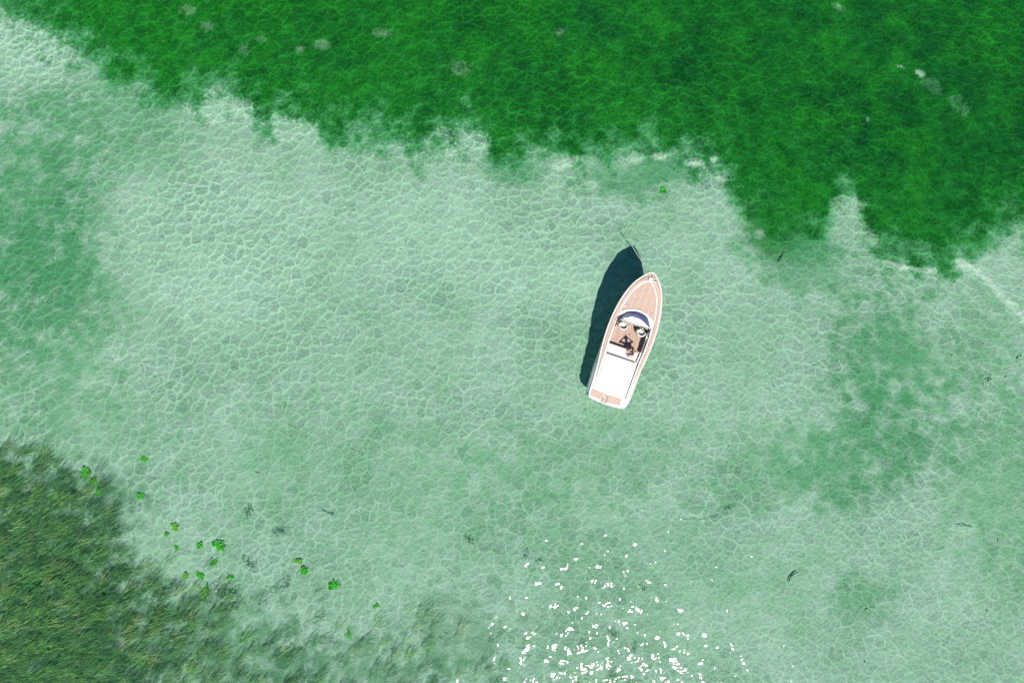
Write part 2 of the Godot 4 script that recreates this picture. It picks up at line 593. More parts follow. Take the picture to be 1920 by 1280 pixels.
# ================================================================== motorboat
# boat axes: u forward from the stern, v to starboard, y up from the waterline
const LENGTH := 7.62
const SHEER_B := [[0.0, 1.045], [0.03, 1.07], [0.10, 1.08], [0.3, 1.085], [1.0, 1.10], [2.0, 1.16], [3.0, 1.265], [3.7, 1.31], [4.4, 1.31], [5.0, 1.265], [5.5, 1.195], [5.9, 1.11], [6.35, 0.975], [6.7, 0.83], [7.0, 0.66], [7.25, 0.47], [7.42, 0.31], [7.54, 0.18], [7.60, 0.08], [7.62, 0.0]]
const HULL_B := [[0.0, 1.17], [0.08, 1.22], [0.3, 1.25], [1.0, 1.29], [1.8, 1.31], [2.6, 1.30], [3.4, 1.29], [4.4, 1.22], [5.2, 1.10], [5.9, 0.90], [6.5, 0.66], [7.0, 0.40], [7.4, 0.16], [7.62, 0.0]]
const INLAY_B := [[5.0, 0.99], [5.45, 0.93], [5.98, 0.80], [6.42, 0.63], [6.75, 0.42], [6.95, 0.24], [7.05, 0.10], [7.08, 0.0]]
const WELL_B := [[0.5, 0.93], [2.7, 0.965], [3.5, 1.005], [4.3, 1.0], [4.7, 0.965]]
var boat: Node3D


func table(t: Array, u: float) -> float:
	for i in t.size() - 1:
		if u <= t[i + 1][0]:
			var p0: float = t[max(i - 1, 0)][1]
			var p3: float = t[min(i + 2, t.size() - 1)][1]
			var x := clampf((u - t[i][0]) / (t[i + 1][0] - t[i][0]), 0.0, 1.0)
			var a: float = t[i][1]
			var b: float = t[i + 1][1]
			var d: float = t[i + 1][0] - t[i][0]
			var d0: float = t[i][0] - t[max(i - 1, 0)][0]
			var d3: float = t[min(i + 2, t.size() - 1)][0] - t[i + 1][0]
			var m0 := (b - p0) / (d + d0) * d
			var m1 := (p3 - a) / (d + d3) * d
			return maxf(0.0, (2 * x * x * x - 3 * x * x + 1) * a + (x * x * x - 2 * x * x + x) * m0 + (-2 * x * x * x + 3 * x * x) * b + (x * x * x - x * x) * m1)
	return t[t.size() - 1][1]


func sheer(u: float) -> float:
	return 0.66 + 0.52 * pow(clampf(u / LENGTH, 0, 1), 2.0)


func L(u: float, v: float, y: float) -> Vector3:
	var bow_out := 0.10 * pow(v / 1.05, 2.0) * clampf(1.0 - u, 0.0, 1.0)
	return Vector3(v, y, -(u + bow_out))


# a bar of board-like section laid along u between two half-breadths, with real thickness and eased edges
func ribbon(st: SurfaceTool, us: Array, inn: Callable, out: Callable, top: Callable, thick: float, side: float):
	var rings := []
	var e := minf(0.008, thick * 0.4)
	for u in us:
		var a: float = inn.call(u)
		var b: float = maxf(out.call(u), a + 0.004)
		var y: float = top.call(u)
		rings.append(PackedVector3Array([L(u, side * a, y - thick), L(u, side * a, y - e), L(u, side * (a + e), y), L(u, side * (b - e), y), L(u, side * b, y - e), L(u, side * b, y - thick)]))
	skin_rings(st, rings, true, true, true)


func span(a: float, b: float, n: int, ease_end := false) -> Array:
	var out := []
	for i in n + 1:
		var t := float(i) / n
		out.append(lerpf(a, b, 1.0 - (1.0 - t) * (1.0 - t) if ease_end else t))
	return out


# a slab on any outline (x = v, y = u) between y0 and y1 with a rounded upper edge
func slab(st: SurfaceTool, outline: PackedVector2Array, y0: float, y1: float, bevel: float, tilt := 0.0):
	var n := outline.size()
	var rings := []
	for s in [[0.0, y0], [0.0, y1 - bevel], [0.3, y1 - bevel * 0.3], [1.0, y1]]:
		var ring := PackedVector3Array()
		for i in n:
			var a := (outline[i] - outline[(i + n - 1) % n]).normalized()
			var b := (outline[(i + 1) % n] - outline[i]).normalized()
			var m := Vector2(-(a + b).y, (a + b).x).normalized()
			if Geometry2D.is_polygon_clockwise(outline):
				m = -m
			var p: Vector2 = outline[i] + m * bevel * s[0]
			ring.append(L(p.y, p.x, s[1] + tilt * p.y))
		rings.append(ring)
	skin_rings(st, rings)
	var top: PackedVector3Array = rings[3]
	var tri := Geometry2D.triangulate_polygon(outline)
	for i in tri:
		st.add_vertex(top[i])


func round_rect(u0: float, u1: float, v0: float, v1: float, r: float, per := 4) -> PackedVector2Array:
	var out := PackedVector2Array()
	for c in [[v1 - r, u1 - r, 0.0], [v0 + r, u1 - r, PI / 2], [v0 + r, u0 + r, PI], [v1 - r, u0 + r, PI * 1.5]]:
		for k in per + 1:
			var a: float = c[2] + PI / 2 * k / per
			out.append(Vector2(c[0] + cos(a) * r, c[1] + sin(a) * r))
	return out


func part(called: String, st: SurfaceTool, m: String, parent: Node = boat) -> MeshInstance3D:
	return mesh_node(called, done(st), M[m], parent)


func coaming_front(v: float) -> float:
	return 5.50 - 0.42 * pow(absf(v) / 0.96, 2.2)


func inlay_reach(v: float) -> float:
	# how far forward the inner foredeck goes at half-breadth v
	var lo := 5.0
	var hi := 7.08
	for i in 22:
		var m := (lo + hi) / 2
		if table(INLAY_B, m) > absf(v):
			lo = m
		else:
			hi = m
	return lo


func build_boat():
	boat = Node3D.new()
	boat.name = "motorboat"
	add_child(boat)
	boat.position = Vector3(5.194, 0.0, 3.453)
	boat.rotation_degrees.y = -19.2
	tag(boat, "white and teak motorboat with blue windshield moored on the green water", "motorboat")

	# hull
	var st := begin()
	var rings := []
	for u in span(0.0, LENGTH, 44, true):
		var b := table(SHEER_B, u)
		var h := table(HULL_B, u)
		var t := pow(clampf(u / LENGTH, 0.0, 1.0), 3.0)
		var ys := sheer(u)
		var half := [[b - 0.02, ys - 0.03, 0.0], [b, ys - 0.05, 0.0], [lerpf(b, h, 0.55), ys * 0.75, 0.010], [h, 0.32 + 0.2 * t, 0.02], [h * 0.97, 0.06, 0.05], [h * 0.86, -0.10, 0.07], [h * 0.45, -0.26, 0.09], [0.0, -0.38, 0.10]]
		var ring := PackedVector3Array()
		for p in half:
			ring.append(L(u * (1.0 - p[2] * t), -p[0], p[1]))
		for k in range(half.size() - 2, -1, -1):
			var p = half[k]
			ring.append(L(u * (1.0 - p[2] * t), p[0], p[1]))
		rings.append(ring)
	skin_rings(st, rings, false, true, false)
	part("hull", st, "white_gelcoat")

	# rub rail right round the sheer
	var path := []
	for u in span(0.0, LENGTH, 46, true):
		path.append(L(u, -table(SHEER_B, u), sheer(u) - 0.02))
	var back := path.duplicate()
	back.reverse()
	for p in back.slice(1):
		path.append(Vector3(-p.x, p.y, p.z))
	st = begin()
	tube(st, path, [0.034], 8)
	part("rub_rail", st, "white_rail")
	st = begin()
	var stern := []
	for i in 9:
		stern.append(L(0.0, lerpf(-1.045, 1.045, i / 8.0), sheer(0.0) - 0.02))
	tube(st, stern, [0.034], 8)
	part("stern_rail", st, "white_rail")

	# white deck below the teak, open over the well
	var well := func(u): return table(WELL_B, u)
	var outer := func(u): return table(SHEER_B, u) - 0.012
	var dtop := func(u): return sheer(u) - 0.012
	for s in [-1.0, 1.0]:
		st = begin()
		ribbon(st, span(0.62, 4.7, 24), well, outer, dtop, 0.05, s)
		part("side_deck", st, "white_gelcoat")
	st = begin()
	for s in [-1.0, 1.0]:
		ribbon(st, span(4.7, 7.58, 30, true), func(_u): return 0.0, outer, dtop, 0.05, s)
	part("foredeck_base", st, "white_gelcoat")
	st = begin()
	for s in [-1.0, 1.0]:
		ribbon(st, span(0.0, 0.62, 10), func(_u): return 0.0, outer, dtop, 0.05, s)
	part("stern_deck", st, "white_gelcoat")

	# teak covering boards
	var ttop := func(u): return sheer(u) + 0.004
	for s in [-1.0, 1.0]:
		st = begin()
		ribbon(st, span(1.25, 7.56, 52, true), func(u): return (table(WELL_B, u) + 0.085 if u < 4.55 else lerpf(table(WELL_B, 4.55) + 0.085, table(INLAY_B, 5.05) + 0.05, (u - 4.55) / 0.5) if u < 5.05 else table(INLAY_B, u) + 0.05) if u < 7.08 else maxf(0.0, 0.05 - (u - 7.08) * 0.3), func(u): return table(SHEER_B, u) - 0.045 - 0.05 * clampf((1.9 - u) / 0.65, 0.0, 1.0), ttop, 0.02, s)
		part("covering_board", st, "teak0")
	# white inlay round the foredeck
	var itop := func(u): return sheer(u) + 0.008
	for s in [-1.0, 1.0]:
		st = begin()
		ribbon(st, span(5.02, 7.10, 30, true), func(u): return maxf(0.0, table(INLAY_B, u - 0.03) - 0.03), func(u): return maxf(0.03, table(INLAY_B, u - 0.03) + 0.045), itop, 0.02, s)
		part("deck_inlay", st, "white_rail")
	# raised white coaming along the well
	for s in [-1.0, 1.0]:
		st = begin()
		ribbon(st, span(0.62, 4.72, 26), func(u): return table(WELL_B, u) - 0.005, func(u): return table(WELL_B, u) + 0.07, func(u): return sheer(u) + 0.035, 0.06, s)
		part("coaming", st, "white_gelcoat")
	# foredeck planks on dark caulking
	var caulk := PackedVector2Array()
	for i in 25:
		var v := lerpf(-0.92, 0.92, i / 24.0)
		caulk.append(Vector2(v, coaming_front(v) - 0.06))
	for i in 41:
		var v := lerpf(0.92, -0.92, i / 40.0)
		caulk.append(Vector2(v, inlay_reach(v) - 0.01))
	st = begin(false)
	var ctri := Geometry2D.triangulate_polygon(caulk)
	for i in ctri:
		st.add_vertex(L(caulk[i].y, caulk[i].x, sheer(caulk[i].y) - 0.003))
	part("caulking", st, "caulk")
	var pw := 0.112
	for i in range(-8, 8):
		var v0 := (i + 0.0) * pw + 0.004
		var v1 := (i + 1.0) * pw - 0.004
		var vs := [v0, lerpf(v0, v1, 0.33), lerpf(v0, v1, 0.67), v1]
		if absf(v0) > 0.9 or absf(v1) > 0.9:
			continue
		st = begin(false)
		var rows := []
		for e in 13:
			var ring := PackedVector3Array()
			for v in vs:
				var u0 := coaming_front(v) - 0.05
				var u := lerpf(u0, maxf(u0 + 0.01, inlay_reach(v) - 0.025), e / 12.0)
				ring.append(L(u, v, sheer(u) + 0.005))
			for q in 4:
				var u0 := coaming_front(vs[3 - q]) - 0.05
				var u := lerpf(u0, maxf(u0 + 0.01, inlay_reach(vs[3 - q]) - 0.025), e / 12.0)
				ring.append(L(u, vs[3 - q], sheer(u) - 0.012))
			rows.append(ring)
		skin_rings(st, rows, true, true, true)
		part("deck_plank", st, "teak%d" % (posmod(i * 7 + i * i, 3)))

	# cockpit: liner, floor, planks
	var floor_y := 0.20
	st = begin(false)
	for s in [-1.0, 1.0]:
		var a := []
		for u in span(0.55, 4.85, 20):
			a.append(PackedVector3Array([L(u, s * table(WELL_B, u), sheer(u) - 0.01), L(u, s * (table(WELL_B, u) - 0.02), floor_y), L(u, s * (table(WELL_B, u) + 0.03), floor_y), L(u, s * (table(WELL_B, u) + 0.04), sheer(u) - 0.05)]))
		skin_rings(st, a, true, true, true)
	part("cockpit_liner", st, "liner")
	st = begin(false)
	slab(st, round_rect(2.6, 5.2, -0.98, 0.98, 0.05), floor_y - 0.04, floor_y - 0.006, 0.004)
	part("cockpit_floor", st, "caulk")
	for i in range(-8, 8):
		var v0 := i * 0.122 + 0.005
		st = begin(false)
		slab(st, PackedVector2Array([Vector2(v0 + 0.112, 5.1), Vector2(v0, 5.1), Vector2(v0, 3.0), Vector2(v0 + 0.112, 3.0)]), floor_y - 0.03, floor_y, 0.003)
		part("floor_plank", st, "teak%d" % posmod(i * 5 + i * i + 1, 3))

	# windshield coaming, dashboard, glass, frame
	st = begin()
	var front := []
	for i in 33:
		var t := lerpf(-1.0, 1.0, i / 32.0)
		var v := t * 1.0
		var uo := coaming_front(v * 0.96)
		var ui := uo - 0.13
		var ys := sheer(uo)
		front.append(PackedVector3Array([L(uo, v, ys - 0.02), L(uo - 0.01, v, ys + 0.03), L(uo - 0.05, v * 0.99, ys + 0.055), L(ui, v * 0.97, ys + 0.06), L(ui - 0.03, v * 0.96, ys + 0.02), L(ui - 0.03, v * 0.96, ys - 0.1)]))
	skin_rings(st, front, true, true, true)
	part("windshield_coaming", st, "white_gelcoat")
	# the glass leans aft: base along the coaming, top edge set back
	var base := []
	var top := []
	for i in 41:
		var t := lerpf(-1.0, 1.0, i / 40.0)
		var v := 0.985 * sin(t * PI / 2 * 0.98)
		var ub := 5.36 - 0.78 * pow(absf(v) / 0.985, 3.0) - (1.0 - cos(t * PI / 2 * 0.98)) * 0.22
		if absf(t) > 0.85:
			ub -= (absf(t) - 0.85) * 1.2
		var lift := 0.35 * (1.0 - pow(absf(t), 5.0) * 0.55)
		base.append(L(ub, v, sheer(ub) + 0.05))
		var vt := v * 0.94
		var ut := 4.99 - 0.42 * pow(absf(vt) / 0.93, 1.9) - (maxf(0.0, absf(t) - 0.85)) * 1.1
		top.append(L(ut, vt, sheer(ut) + 0.05 + lift))
	st = begin()
	var gl := []
	for i in 41:
		var n: Vector3 = Vector3(0, 0.004, -0.004)
		gl.append(PackedVector3Array([base[i] + n, base[i].lerp(top[i], 0.5) + Vector3(0, 0.03, 0) + n, top[i] + n, top[i] - n, base[i].lerp(top[i], 0.5) + Vector3(0, 0.03, 0) - n, base[i] - n]))
	skin_rings(st, gl, true, true, true)
	var glass := part("windshield", st, "windshield_glass")
	st = begin()
	tube(st, base, [0.02], 6)
	part("frame", st, "frame", glass)
	st = begin()
	tube(st, top, [0.011], 6)
	part("top_rail", st, "steel", glass)
	# dashboard
	var dash := PackedVector2Array()
	for i in 21:
		var v := lerpf(-0.92, 0.92, i / 20.0)
		dash.append(Vector2(v, 4.66))
	for i in 31:
		var v := lerpf(0.94, -0.94, i / 30.0)
		dash.append(Vector2(v, maxf(4.72, 5.34 - 0.6 * pow(absf(v) / 0.95, 2.6))))
	st = begin()
	slab(st, dash, 0.55, 0.84, 0.03)
	var board := part("dashboard", st, "dash")
	st = begin()
	var pad := PackedVector2Array()
	for i in 21:
		var v := lerpf(-0.90, 0.90, i / 20.0)
		pad.append(Vector2(v, 4.63))
	for i in 21:
		var v := lerpf(0.90, -0.90, i / 20.0)
		pad.append(Vector2(v, 4.66 + 0.13 * (1.0 - pow((v - 0.2) / 1.1, 2.0))))
	slab(st, pad, 0.80, 0.865, 0.02)
	part("dash_pad", st, "vinyl", board)
	st = begin(false)
	slab(st, PackedVector2Array([Vector2(0.92, 4.655), Vector2(-0.92, 4.655), Vector2(-0.92, 4.632), Vector2(0.92, 4.632)]), 0.55, 0.80, 0.01)
	part("dash_edge", st, "black", board)
	st = begin()
	var wheel := []
	for i in 17:
		var a := TAU * i / 16
		wheel.append(Vector3(0.52 + cos(a) * 0.18, 0.74 + sin(a) * 0.15, -4.56 - sin(a) * 0.09))
	tube(st, wheel, [0.014], 6)
	var sw := part("steering_wheel", st, "black")
	for k in 3:
		st = begin()
		var a := TAU * k / 3 + 0.5
		tube(st, [Vector3(0.52, 0.73, -4.59), Vector3(0.52 + cos(a) * 0.17, 0.74 + sin(a) * 0.14, -4.56 - sin(a) * 0.085)], [0.012], 6)
		part("spoke", st, "steel", sw)

	# the two bucket seats
	for c in [Vector2(-0.52, 4.43), Vector2(0.54, 4.40)]:
		st = begin()
		var oval := PackedVector2Array()
		for k in 20:
			var a := TAU * k / 20
			oval.append(c + Vector2(cos(a) * 0.225, sin(a) * 0.215))
		slab(st, oval, 0.42, 0.56, 0.05)
		var seat := part("bucket_seat", st, "vinyl")
		st = begin()
		tube(st, [L(c.y, c.x, floor_y), L(c.y, c.x, 0.44)], [0.07, 0.05], 10)
		part("pedestal", st, "steel", seat)
		st = begin()
		var rim := []
		for k in 15:
			var a := lerpf(PI * 0.98, PI * 2.02, k / 14.0)
			var d := Vector2(cos(a), sin(a))
			var hgt := 0.70 + 0.14 * sin(PI * k / 14.0)
			var i2: Vector2 = c + d * 0.20
			var o2: Vector2 = c + d * 0.275
			rim.append(PackedVector3Array([L(i2.y, i2.x, 0.5), L(i2.y, i2.x, hgt - 0.03), L(lerpf(i2.y, o2.y, 0.3), lerpf(i2.x, o2.x, 0.3), hgt), L(lerpf(i2.y, o2.y, 0.8), lerpf(i2.x, o2.x, 0.8), hgt), L(o2.y, o2.x, hgt - 0.03), L(o2.y, o2.x, 0.48)]))
		skin_rings(st, rim, true, true, true)
		part("backrest", st, "vinyl", seat)
		st = begin()
		var crease := []
		for k in 11:
			var a := lerpf(PI * 1.08, PI * 1.92, k / 10.0)
			crease.append(L(c.y + sin(a) * 0.06, c.x + cos(a) * 0.15, 0.562))
		tube(st, crease, [0.010], 5)
		part("seam", st, "vinyl_seam", seat)

	# aft bench and sun pad
	st = begin()
	slab(st, round_rect(2.70, 3.24, -0.94, 0.80, 0.05), floor_y - 0.02, 0.42, 0.01)
	var bench := part("aft_bench", st, "liner")
	st = begin()
	slab(st, round_rect(2.71, 3.26, -0.95, 0.81, 0.06), 0.425, 0.53, 0.035)
	part("cushion", st, "vinyl", bench)
	st = begin()
	slab(st, round_rect(0.60, 2.70, -0.95, 0.93, 0.02), 0.30, 0.60, 0.01)
	var box := part("sun_pad_base", st, "liner")
	st = begin(false)
	slab(st, round_rect(2.64, 2.735, -0.94, 0.80, 0.01), 0.44, 0.60, 0.01)
	part("bench_back", st, "vinyl", bench)
	st = begin()
	slab(st, round_rect(0.58, 2.68, -0.93, 0.82, 0.09), 0.605, 0.735, 0.045)
	part("sun_pad", st, "vinyl", box)
	st = begin(false)
	slab(st, round_rect(0.62, 2.68, -0.968, -0.90, 0.01), 0.59, 0.705, 0.01)
	part("pad_edge", st, "vinyl", box)
	# inner shelves below the coaming, in its shade on the starboard side
	for s in [-1.0, 1.0]:
		st = begin(false)
		ribbon(st, span(2.72, 4.5, 14), func(u): return table(WELL_B, u) - (0.13 if s > 0.0 else 0.05), func(u): return table(WELL_B, u) - 0.005, func(u): return sheer(u) - 0.10, 0.06, s)
		part("side_shelf", st, "liner")
	# grab rail and side pocket on the starboard side
	st = begin()
	tube(st, [L(4.10, 0.955, 0.80), L(3.9, 0.93, 0.815), L(3.5, 0.925, 0.80), L(3.25, 0.94, 0.78)], [0.018, 0.026, 0.026, 0.018], 6)
	part("grab_rail", st, "black")

	# stern: teak treads, ladder hatch, cleats
	var sy := sheer(0.2)
	for r in [[-0.98, -0.33], [0.02, 0.74]]:
		st = begin(false)
		slab(st, round_rect(0.10, 0.52, r[0], r[1], 0.02), sy - 0.02, sy + 0.012, 0.006)
		part("stern_tread", st, "teak2")
	st = begin(false)
	slab(st, round_rect(0.03, 0.48, -0.305, -0.005, 0.03), sy - 0.02, sy + 0.012, 0.006)
	var hatch := part("ladder_hatch", st, "teak2")
	st = begin()
	tube(st, [L(0.02, -0.28, sy + 0.03), L(0.42, -0.26, sy + 0.03), L(0.44, -0.155, sy + 0.03), L(0.42, -0.05, sy + 0.03), L(0.02, -0.03, sy + 0.03)], [0.012], 6)
	part("ladder_rail", st, "steel", hatch)
	for v in [-1.0, 0.90]:
		cleat(Vector2(0.53, v), sheer(0.53), 0.0)
	# bow: winch, roller, light, cleat
	var by := sheer(7.2)
	st = begin()
	slab(st, round_rect(7.10, 7.34, -0.13, 0.12, 0.05), by - 0.02, by + 0.10, 0.03)
	var winch := part("anchor_winch", st, "white_rail")
	st = begin()
	tube(st, [L(7.18, 0.12, by + 0.07), L(7.18, 0.20, by + 0.07), L(7.18, 0.22, by + 0.07), L(7.18, 0.34, by + 0.07)], [0.035, 0.035, 0.06, 0.06], 10)
	part("drum", st, "white_rail", winch)
	st = begin()
	slab(st, round_rect(7.34, 7.60, -0.035, 0.035, 0.015), by + 0.01, by + 0.07, 0.01)
	part("bow_roller", st, "steel", winch)
	st = begin()
	var dome := []
	for k in 6:
		var a := PI / 2 * k / 5
		var ring := PackedVector3Array()
		for q in 12:
			ring.append(L(6.57 + sin(TAU * q / 12) * 0.055 * cos(a), 0.06 + cos(TAU * q / 12) * 0.055 * cos(a), sheer(6.57) + 0.005 + 0.05 * sin(a)))
		dome.append(ring)
	skin_rings(st, dome)
	part("deck_vent", st, "steel")


func cleat(p: Vector2, y: float, turn: float):
	var st := begin()
	var d := Vector2(sin(turn), cos(turn)) * 0.08
	tube(st, [L(p.y - d.y, p.x - d.x, y + 0.045), L(p.y - d.y * 0.4, p.x - d.x * 0.4, y + 0.05), L(p.y + d.y * 0.4, p.x + d.x * 0.4, y + 0.05), L(p.y + d.y, p.x + d.x, y + 0.045)], [0.008, 0.014, 0.014, 0.008], 6)
	for s in [-0.4, 0.4]:
		tube(st, [L(p.y + d.y * s, p.x + d.x * s, y - 0.02), L(p.y + d.y * s, p.x + d.x * s, y + 0.05)], [0.012], 6)
	part("cleat", st, "steel")


func B(u: float, v: float, y: float) -> Vector3:
	return boat.transform * L(u, v, y)


# ================================================================== person
func body_mesh(bones: Array, k: float, cell: float) -> ArrayMesh:
	var lo := Vector3.INF
	var hi := -Vector3.INF
	for b in bones:
		for e in [[b[0], b[2]], [b[1], b[3]]]:
			lo = lo.min(e[0] - Vector3.ONE * (e[1] + 2.5 * cell))
			hi = hi.max(e[0] + Vector3.ONE * (e[1] + 2.5 * cell))
	var n := Vector3i(((hi - lo) / cell).ceil()) + Vector3i.ONE
	var f := PackedFloat32Array()
	f.resize(n.x * n.y * n.z)
	f.fill(1.0)
	for b in bones:
		var a: Vector3 = b[0]
		var c: Vector3 = b[1]
		var ra: float = b[2]
		var rb: float = b[3]
		var m := maxf(ra, rb) + k + 2.0 * cell
		var i0 := Vector3i(((a.min(c) - Vector3.ONE * m - lo) / cell).floor()).clamp(Vector3i.ZERO, n - Vector3i.ONE)
		var i1 := Vector3i(((a.max(c) + Vector3.ONE * m - lo) / cell).ceil()).clamp(Vector3i.ZERO, n - Vector3i.ONE)
		var ab := c - a
		var len2 := maxf(ab.length_squared(), 1e-9)
		for z in range(i0.z, i1.z + 1):
			for y in range(i0.y, i1.y + 1):
				var at0 := (z * n.y + y) * n.x
				for x in range(i0.x, i1.x + 1):
					var p := lo + Vector3(x, y, z) * cell
					var t := clampf((p - a).dot(ab) / len2, 0.0, 1.0)
					var d := p.distance_to(a + ab * t) - lerpf(ra, rb, t)
					var o := f[at0 + x]
					var h := maxf(k - absf(d - o), 0.0) / k
					f[at0 + x] = minf(d, o) - h * h * k * 0.25
	var ids := {}
	var verts := PackedVector3Array()
	for z in n.z - 1:
		for y in n.y - 1:
			for x in n.x - 1:
				var at0 := (z * n.y + y) * n.x + x
				var sum := Vector3.ZERO
				var hits := 0
				for e in CORNER_EDGES:
					var q0: Vector3i = e[0]
					var q1: Vector3i = e[1]
					var f0 := f[at0 + (q0.z * n.y + q0.y) * n.x + q0.x]
					var f1 := f[at0 + (q1.z * n.y + q1.y) * n.x + q1.x]
					if (f0 < 0.0) != (f1 < 0.0):
						sum += Vector3(q0).lerp(Vector3(q1), f0 / (f0 - f1))
						hits += 1
				if hits:
					ids[at0] = verts.size()
					verts.append(lo + (Vector3(x, y, z) + sum / hits) * cell)
	var st := begin()
	for v in verts:
		st.add_vertex(v)
	var stride := [1, n.x, n.x * n.y]
	for at0 in ids:
		for ax in 3:
			var s0 := f[at0] < 0.0
			if s0 == (f[at0 + stride[ax]] < 0.0):
				continue
			var u: int = stride[(ax + 1) % 3]
			var v: int = stride[(ax + 2) % 3]
			if ids.has(at0 - u) and ids.has(at0 - v) and ids.has(at0 - u - v):
				var q := [ids[at0], ids[at0 - u], ids[at0 - u - v], ids[at0 - v]]
				if s0:
					q.reverse()
				for w in [q[0], q[1], q[2], q[0], q[2], q[3]]:
					st.add_index(w)
	st.generate_normals()
	return st.commit()


const CORNER_EDGES := [[Vector3i(0, 0, 0), Vector3i(1, 0, 0)], [Vector3i(0, 1, 0), Vector3i(1, 1, 0)], [Vector3i(0, 0, 1), Vector3i(1, 0, 1)], [Vector3i(0, 1, 1), Vector3i(1, 1, 1)], [Vector3i(0, 0, 0), Vector3i(0, 1, 0)], [Vector3i(1, 0, 0), Vector3i(1, 1, 0)], [Vector3i(0, 0, 1), Vector3i(0, 1, 1)], [Vector3i(1, 0, 1), Vector3i(1, 1, 1)], [Vector3i(0, 0, 0), Vector3i(0, 0, 1)], [Vector3i(1, 0, 0), Vector3i(1, 0, 1)], [Vector3i(0, 1, 0), Vector3i(0, 1, 1)], [Vector3i(1, 1, 0), Vector3i(1, 1, 1)]]


